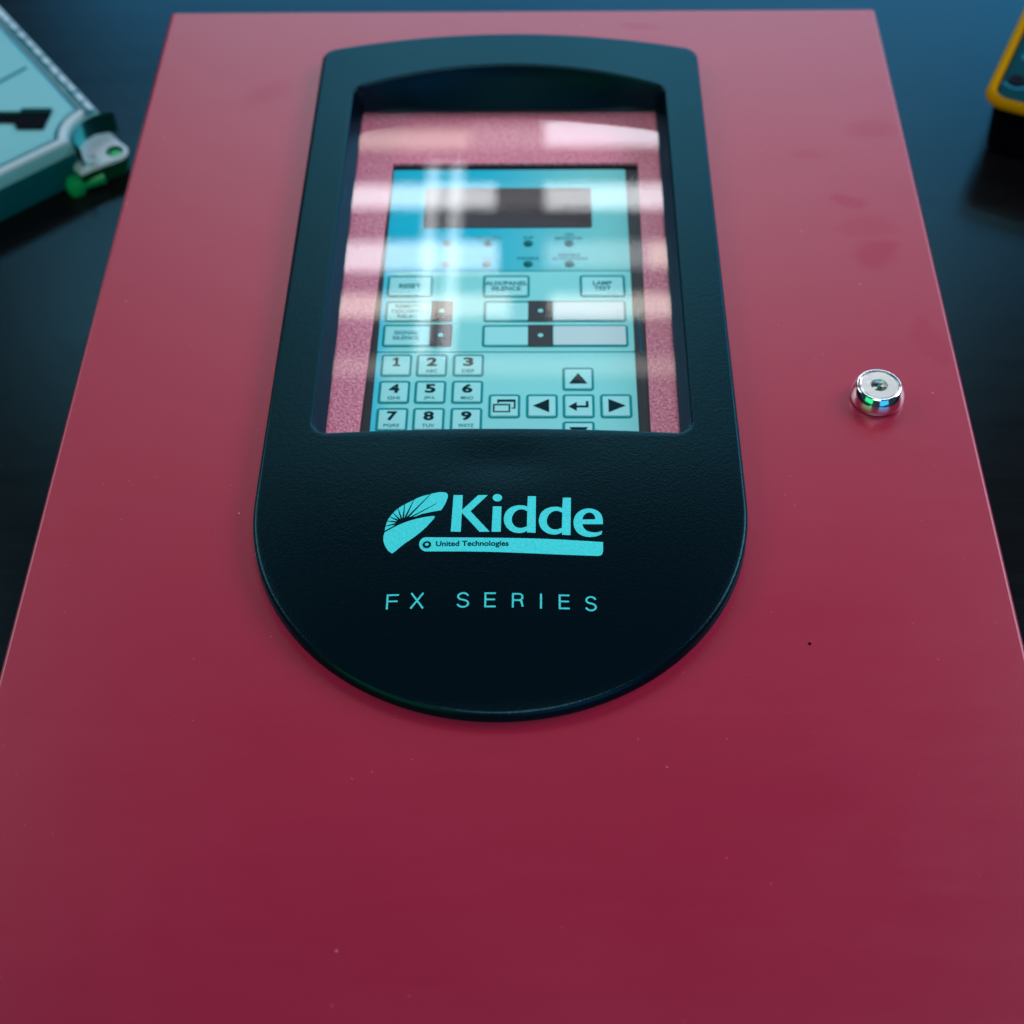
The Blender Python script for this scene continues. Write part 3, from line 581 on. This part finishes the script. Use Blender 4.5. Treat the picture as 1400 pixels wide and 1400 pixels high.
# arrow pad
def tri(pts_): return lambda cx, cy, z: [(shift(filled([pts_]), 0, 0, z), LEG)]
AK = [((0.0190, 0.4736), tri([(-.0039, -.0030), (.0039, -.0030), (0, .0034)]), 'up arrow key'),
      ((0.0190, 0.4578), None, 'enter key'),
      ((0.0037, 0.4578), tri([(.0030, -.0039), (.0030, .0039), (-.0038, 0)]), 'left arrow key'),
      ((0.0346, 0.4578), tri([(-.0032, -.0039), (.0040, 0), (-.0032, .0039)]), 'right arrow key'),
      ((0.0188, 0.4422), tri([(-.0039, .0034), (0, -.0030), (.0039, .0034)]), 'down arrow key'),
      ((-0.0120, 0.4578), 'tabs', 'stacked cards key')]
for (x0, y0), dc, lb in AK:
    if dc is None:
        dc = lambda cx, cy, z: [(shift(filled([[(-.0043, -.0005), (-.0008, .0021), (-.0008, .0001), (.0030, .0001), (.0030, .0026), (.0041, .0026), (.0041, -.0011), (-.0008, -.0011), (-.0008, -.0031)]]), 0, 0, z), LEG)]
    elif dc == 'tabs':
        def dc(cx, cy, z):
            o_ = []
            o_.append((shift(filled([[(-.0047, -.0038), (.0025, -.0038), (.0025, .0010), (-.0047, .0010)], [(-.0040, -.0031), (.0018, -.0031), (.0018, .0002), (-.0040, .0002)]]), 0, 0, z), LEG))
            o_.append((shift(filled([[(-.0030, .0015), (-.0030, .0036), (.0047, .0036), (.0047, -.0017), (.0031, -.0017), (.0031, -.0011), (.0040, -.0011), (.0040, .0022), (-.0023, .0022), (-.0023, .0015)]]), 0, 0, z), LEG))
            return o_
    key('arrow_key' if 'arrow' in lb else 'menu_key', x0, y0, x0+0.0133, y0+0.0136, dc, label=lb)
# function keys
def lines(ls, h=0.0026, col=TXT, gap=0.0034, wk=0.78):
    def f(cx, cy, z):
        n = len(ls); return [(text_mesh(s_, 0, (n-1)*gap/2-i*gap, h, None, z, 0.03), col) for i, s_ in enumerate(ls)]
    return f
key('function_key', -0.0588, 0.5315, -0.0383, 0.5456, lines(['RESET'], 0.0028), label='reset key')
key('function_key', -0.0160, 0.5313, 0.0049, 0.5456, lines(['AUX/PANEL', 'SILENCE'], 0.0027), label='panel silence key')
key('function_key', 0.0272, 0.5313, 0.0475, 0.5456, lines(['LAMP', 'TEST'], 0.0026), label='lamp test key')
def zone(x0, y0, x1, y1, bx0, bx1, ls, right=False):
    cx, cy = (x0+x1)/2, (y0+y1)/2
    def f(cx_, cy_, z):
        o_ = []
        sq = [(bx0-cx, -(y1-y0)/2+.0001), (bx1-cx, -(y1-y0)/2+.0001), (bx1-cx, (y1-y0)/2-.0001), (bx0-cx, (y1-y0)/2-.0001)]
        o_.append((shift(filled([sq]), 0, 0, z), BLK))
        bc = (bx0+bx1)/2-cx
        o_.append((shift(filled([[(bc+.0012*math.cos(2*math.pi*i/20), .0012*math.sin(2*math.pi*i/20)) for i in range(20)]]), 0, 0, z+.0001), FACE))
        if right: o_.append((shift(filled([[(bx1-cx+.0005, -(y1-y0)/2+.001), ((x1-x0)/2-.001, -(y1-y0)/2+.001), ((x1-x0)/2-.001, (y1-y0)/2-.001), (bx1-cx+.0005, (y1-y0)/2-.001)]]), 0, 0, z), PALE))
        n = len(ls)
        for i, s_ in enumerate(ls):
            o_.append((text_mesh(s_, (x0+bx0)/2-cx, (n-1)*.0032/2-i*.0032, 0.0023, None, z, 0.02), TXT))
        return o_
    return f
key('zone_key', -0.0586, 0.5155, -0.0288, 0.5288, zone(-0.0586, .5155, -0.0288, .5288, -0.0384, -0.0290, ['REMOTE', 'DISCONN.', 'RELAY']), label='remote relay key')
key('zone_key', -0.0589, 0.5000, -0.0286, 0.5138, zone(-0.0589, .5000, -0.0286, .5138, -0.0384, -0.0288, ['SIGNAL', 'SILENCE']), label='signal silence key')
key('zone_key', -0.0153, 0.5155, 0.0473, 0.5288, zone(-0.0153, .5155, 0.0473, .5288, 0.0043, 0.0152, [], True), label='upper blank zone key')
key('zone_key', -0.0156, 0.4999, 0.0477, 0.5134, zone(-0.0156, .4999, 0.0477, .5134, 0.0043, 0.0152, [], True), label='lower blank zone key')
# liquid crystal display and lamps
lc = MB(); lo = rrect(-0.0446, 0.5786, 0.0335, 0.6070, 0.001, 3)
lc.loft([[(x, y, FZ) for x, y in lo], [(x, y, FZ+.0004) for x, y in lo], [(x, y, FZ+.0004) for x, y in offset(lo, .0006)]], BLK)
lc.loft([[(x, y, FZ+.0003) for x, y in offset(lo, .0006)], [(x, y, FZ+.0002) for x, y in offset(lo, .0010)]], LCDM, False, True)
lc.build('lcd_screen', overlay)
leds = [(-.0330, .5675, []), (-.0144, .5675, ['TROUBLE']), (.0041, .5675, ['SUP']), (.0228, .5675, ['ON', 'MONITOR']),
        (-.0327, .5534, []), (-.0144, .5534, ['TEST']), (.0041, .5534, ['DISABLE']), (.0228, .5534, ['DISABLE', 'ACTIVATION'])]
for (x, y, ls) in leds:
    e = MB(); e.lathe([(0.0019, 0), (0.0018, 0.0005), (0.0013, 0.0009), (0.0006, 0.0011)], (0, 0), LEDM, 20)
    e.lathe([(0.0022, 0.00005), (0.0022, 0.0002), (0.0018, 0.0002)], (0, 0), TXT, 20, False, False)
    e.build('indicator_lamp', overlay, (x, y, FZ))
    if ls:
        lm = MB(); n = len(ls)
        for i, s_ in enumerate(ls): lm.mesh(text_mesh(s_, 0, 0.0022*(n-1)+0.0040-i*0.0026 if n > 1 else 0.0040, 0.0020, None, 0.00008, 0.02), TXT)
        lm.build('lamp_caption', overlay, (x, y, FZ), recalc=False)

# the display unit is raised under the window sheet to catch light, scaled about the camera to look unmoved
DK, DX, DZ_ = 0.9858, 0.00014, 0.0070
for o in [disp, bpy.data.objects['display_frame'], overlay]:
    for v in o.data.vertices:
        v.co.x = v.co.x*DK+DX; v.co.y *= DK; v.co.z += DZ_
for o in overlay.children:
    own = o.location.length > 0
    o.location.x = o.location.x*DK+(DX if own else 0); o.location.y *= DK; o.location.z += DZ_
    for v in o.data.vertices: v.co.x = v.co.x*DK+(0 if own else DX); v.co.y *= DK

# ------------------------------------------------------------------ pale plastic case, upper left
ZT = 0.028                                                       # its top above the table
case = empty('plastic_case', (-0.28, 0.75, 0), 'pale blue-grey plastic case with a screw lug at its corner, left of the red cabinet', 'case')
CO = (0.28, -0.75, 0)
def cb(name, mb, parent=case, **k): return mb.build(name, parent, CO if parent is case else (0, 0, 0), **k)
pC = Vector((-0.2490, 0.7134)); pA = Vector((-0.3165, 0.8548)); pD = Vector((-0.3456, 0.6257)); pE = pA+pD-pC
NC = (-0.2285, 0.7262)                                           # centre of the notch round the screw lug
def notch(r, a0, a1, n=20): return [(NC[0]+r*math.cos(R(a0+(a1-a0)*i/n)), NC[1]+r*math.sin(R(a0+(a1-a0)*i/n))) for i in range(n+1)]
def body_out(ins, er=0.0):                                               # outline moved inwards by ins
    fd = Vector((0.738, 0.675)).normalized(); rd = Vector((-0.598, 0.80)).normalized()
    fn = Vector((-fd.y, fd.x)); rn = Vector((-rd.y, rd.x))
    r = 0.0195+ins; c_ = Vector(NC)
    # front line meets the notch circle, right line meets it too
    p0 = pC+fn*ins; k = (p0-c_); bq = k.dot(fd); t_ = -bq-math.sqrt(bq*bq-(k.dot(k)-r*r)); F = p0+fd*t_
    p1 = pA+rn*(ins+er); k = (p1-c_); e = -rd; bq = k.dot(e); t_ = -bq-math.sqrt(bq*bq-(k.dot(k)-r*r)); G = p1+e*t_
    a0 = math.degrees(math.atan2(*(F-c_).yx)) % 360; a1 = math.degrees(math.atan2(*(G-c_).yx)) % 360
    return [tuple(pE+rn*(ins+er)), tuple(pD+fn*ins), tuple(F)]+notch(r, a0, a1, 22)[1:-1]+[tuple(G), tuple(pA+rn*(ins+er))]
def bring(ins, z, er=0.0): return [(x, y, z) for x, y in body_out(ins, er)]
cs = MB()
cs.loft([bring(0.0006, 0.001), bring(0, 0.004), bring(0, 0.0205)], SHADE, True, False)
cs.loft([bring(0, 0.0205), bring(0.0010, 0.0240), bring(0.0026, 0.0266)], CASE)
cs.loft([bring(0.0026, 0.0266), bring(0.0034, 0.0277), bring(0.0046, ZT), bring(0.0066, ZT, .003), bring(0.0072, ZT-0.0006, .003)], CASEW)
cs.loft([bring(0.0072, ZT-0.0006, .003), bring(0.0076, ZT-0.004, .003)], MARK, False, True)
cb('case_body', cs, smooth=40)
ld = MB()
ld.loft([bring(0.0100, ZT-0.0040, .0022), bring(0.0100, ZT-0.0012, .0022), bring(0.0108, ZT-0.0005, .0022)], CASE, False, True)
lid = cb('lid', ld, smooth=40)
mk = MB()
rd = Vector((-0.598, 0.80)).normalized(); rn = Vector((-rd.y, rd.x))
base0 = Vector((-0.2330, 0.7441))
for i in range(44):
    base = base0+rd*(0.004+i*0.0027)+rn*0.0100
    ln_ = (0.0052 if i % 4 == 0 else 0.0026)+0.0012*random.random(); w_ = 0.0008+0.0005*random.random()
    q = [base-rd*w_, base+rd*w_, base+rd*w_-rn*ln_, base-rd*w_-rn*ln_]
    mk.prism([tuple(p) for p in q], ZT-0.0002, ZT+0.0003, MARK)
cb('edge_scale_marks', mk)['kind'] = 'stuff'
sl2 = MB()
sl2.prism([(-0.2792, 0.7418), (-0.2626, 0.7418), (-0.2640, 0.7275), (-0.2785, 0.7275), (-0.2808, 0.7312), (-0.2812, 0.7330)], ZT-0.0010, ZT+0.0006, JACK)
sl2.prism([(-0.335, 0.7400), (-0.2792, 0.7400), (-0.2812, 0.7332), (-0.335, 0.7332)], ZT-0.0010, ZT+0.0004, JACK)
sl2.prism([(-0.2795, 0.7448), (-0.2624, 0.7448), (-0.2630, 0.7410), (-0.2795, 0.7410)], ZT-0.0010, ZT+0.0014, DKT)
sl2.prism([(-0.335, 0.7425), (-0.2795, 0.7422), (-0.2795, 0.7395), (-0.335, 0.7395)], ZT-0.0010, ZT+0.0012, DKT)
cb('latch_slot', sl2)
gr = MB(); gr.prism([(-0.3220, 0.7462), (-0.2860, 0.7862), (-0.2850, 0.7852), (-0.3210, 0.7450)], ZT-0.0010, ZT, MARK)
cb('lid_line', gr)
lg = MB(); LZ = 0.014
e_o = [(-0.2480, 0.7120), (-0.2424, 0.7060), (-0.2343, 0.7122)]+arc(-0.2292, 0.7262, 0.0092, -48, 60, 10)+[(-0.2326, 0.7439), (-0.2480, 0.7400)]
lg.loft([[(x, y, 0.002) for x, y in offset(e_o, 0.0016)], [(x, y, LZ-0.0015) for x, y in e_o]], GSD, True, False)
hr = arc(-0.2272, 0.7260, 0.0050, 0, 360, 28)[:-1]
me = filled([[(x, y) for x, y in offset(e_o, 0.0010)], hr]); shift(me, 0, 0, LZ); lg.mesh(me, CASEW)
lg.loft([[(x, y, LZ-0.0015) for x, y in e_o], [(x, y, LZ) for x, y in offset(e_o, 0.0010)]], CASEW)
lg.loft([[(x, y, LZ) for x, y in hr], [(x, y, LZ-0.008) for x, y in hr]], DKT)
lug = cb('screw_lug', lg)
cu_ = MB(); cu_.lathe([(0.0049, LZ-0.0070), (0.0046, LZ-0.0030), (0.0034, LZ-0.0016), (0.001, LZ-0.0012)], (-0.2272, 0.7260), GRN, 28)
cu_.build('green_screw_cap', lug)
bs = MB(); bs.lathe([(0.0046, LZ-0.001), (0.0044, LZ+0.0012), (0.0034, LZ+0.0020), (0.0026, LZ+0.0004)], (-0.2385, 0.7175), CASEW, 28)
bs.build('white_boss', lug)
ft = MB(); ft.lathe([(0.0046, 0.0), (0.0056, 0.003), (0.0054, 0.0065), (0.0040, 0.0092), (0.001, 0.0100)], (-0.2475, 0.7080), GRN, 28, True)
ft.loft([[(-0.2475+t_*0.0150, 0.7080+t_*0.0075+math.cos(a)*0.0036, 0.0045+math.sin(a)*0.0036) for a in [2*math.pi*q/16 for q in range(16)]] for t_ in (0, .5, 1)], GRN, True, True)
cb('green_foot', ft)
nt_ = MB(); nw = notch(0.0188, 228, 90)
nt_.loft([[(x, y, LZ-0.001) for x, y in nw], [(x, y, 0.0262) for x, y in nw]], DKT, closed=False)
cb('notch_wall', nt_)

# ------------------------------------------------------------------ multimeter, upper right
mt = empty('multimeter', (0.2490, 0.7365, 0), 'multimeter in a yellow rubber holster, cut off at the top right corner of the table', 'multimeter', 0)
mt.rotation_euler = (0, 0, R(-24.6))
HT = 0.040
ho = rrect(0, 0, 0.092, 0.19, 0.0135, 8)
h = MB()
h.loft([[(x, y, z) for x, y in offset(ho, i_)] for i_, z in ((0.0060, 0.0338), (0.0012, 0.0342), (0.0002, 0.0350), (0, 0.0360), (0.0006, 0.0378), (0.0022, 0.0390), (0.0036, HT), (0.0050, 0.0392), (0.0054, 0.0370))], YEL, True, False)
h.build('holster', mt)
lb_ = MB(); lb_.loft([[(x, y, z) for x, y in offset(ho, i_)] for i_, z in ((0.010, 0.0005), (0.007, 0.004), (0.0052, 0.0340))], JACK, True, True); lb_.build('meter_body', mt)
fc = MB(); fo = offset(ho, 0.0050)
fc.loft([[(x, y, 0.0345) for x, y in fo], [(x, y, 0.0362) for x, y in fo], [(x, y, 0.0375) for x, y in offset(fo, 0.0014)]], METR, False, True)
face = fc.build('meter_face', mt)
for i, (jx, jy) in enumerate(((0.0135, 0.0265), (0.046, 0.0215), (0.0785, 0.0265))):
    j = MB(); j.lathe([(0.0050, 0.0370), (0.0050, 0.0380), (0.0042, 0.0382), (0.0038, 0.0379), (0.0001, 0.03785)], (jx, jy), JACK, 28)
    j.build('input_jack', face)
    k = MB(); arcp = [(jx+0.0086*math.cos(R(215+110*q/12)), jy+0.0086*math.sin(R(215+110*q/12))) for q in range(13)]+[(jx+0.0068*math.cos(R(325-110*q/12)), jy+0.0068*math.sin(R(325-110*q/12))) for q in range(13)]
    me = filled([arcp]); shift(me, 0, 0, 0.03757); k.mesh(me, CYM); k.build('jack_ring_print', face, recalc=False)
pr = MB(); pr.prism([(0.0105, 0.0475), (0.024, 0.0475), (0.024, 0.0525), (0.0105, 0.0525)], 0.0373, 0.03757, CYM); pr.build('legend_strip', face)
kb = MB(); kb.lathe([(0.029, 0.037), (0.029, 0.0385), (0.0225, 0.0390), (0.0215, 0.046), (0.019, 0.0475)], (0.046, 0.088), JACK, 48)
kb.prism(rrect(0.042, 0.069, 0.050, 0.107, 0.002, 3), 0.046, 0.0500, METR)
kb.build('selector_knob', face)
ds = MB(); ds.prism(rrect(0.014, 0.130, 0.078, 0.172, 0.002, 3), 0.0370, 0.0379, BLK); ds.build('readout', face)
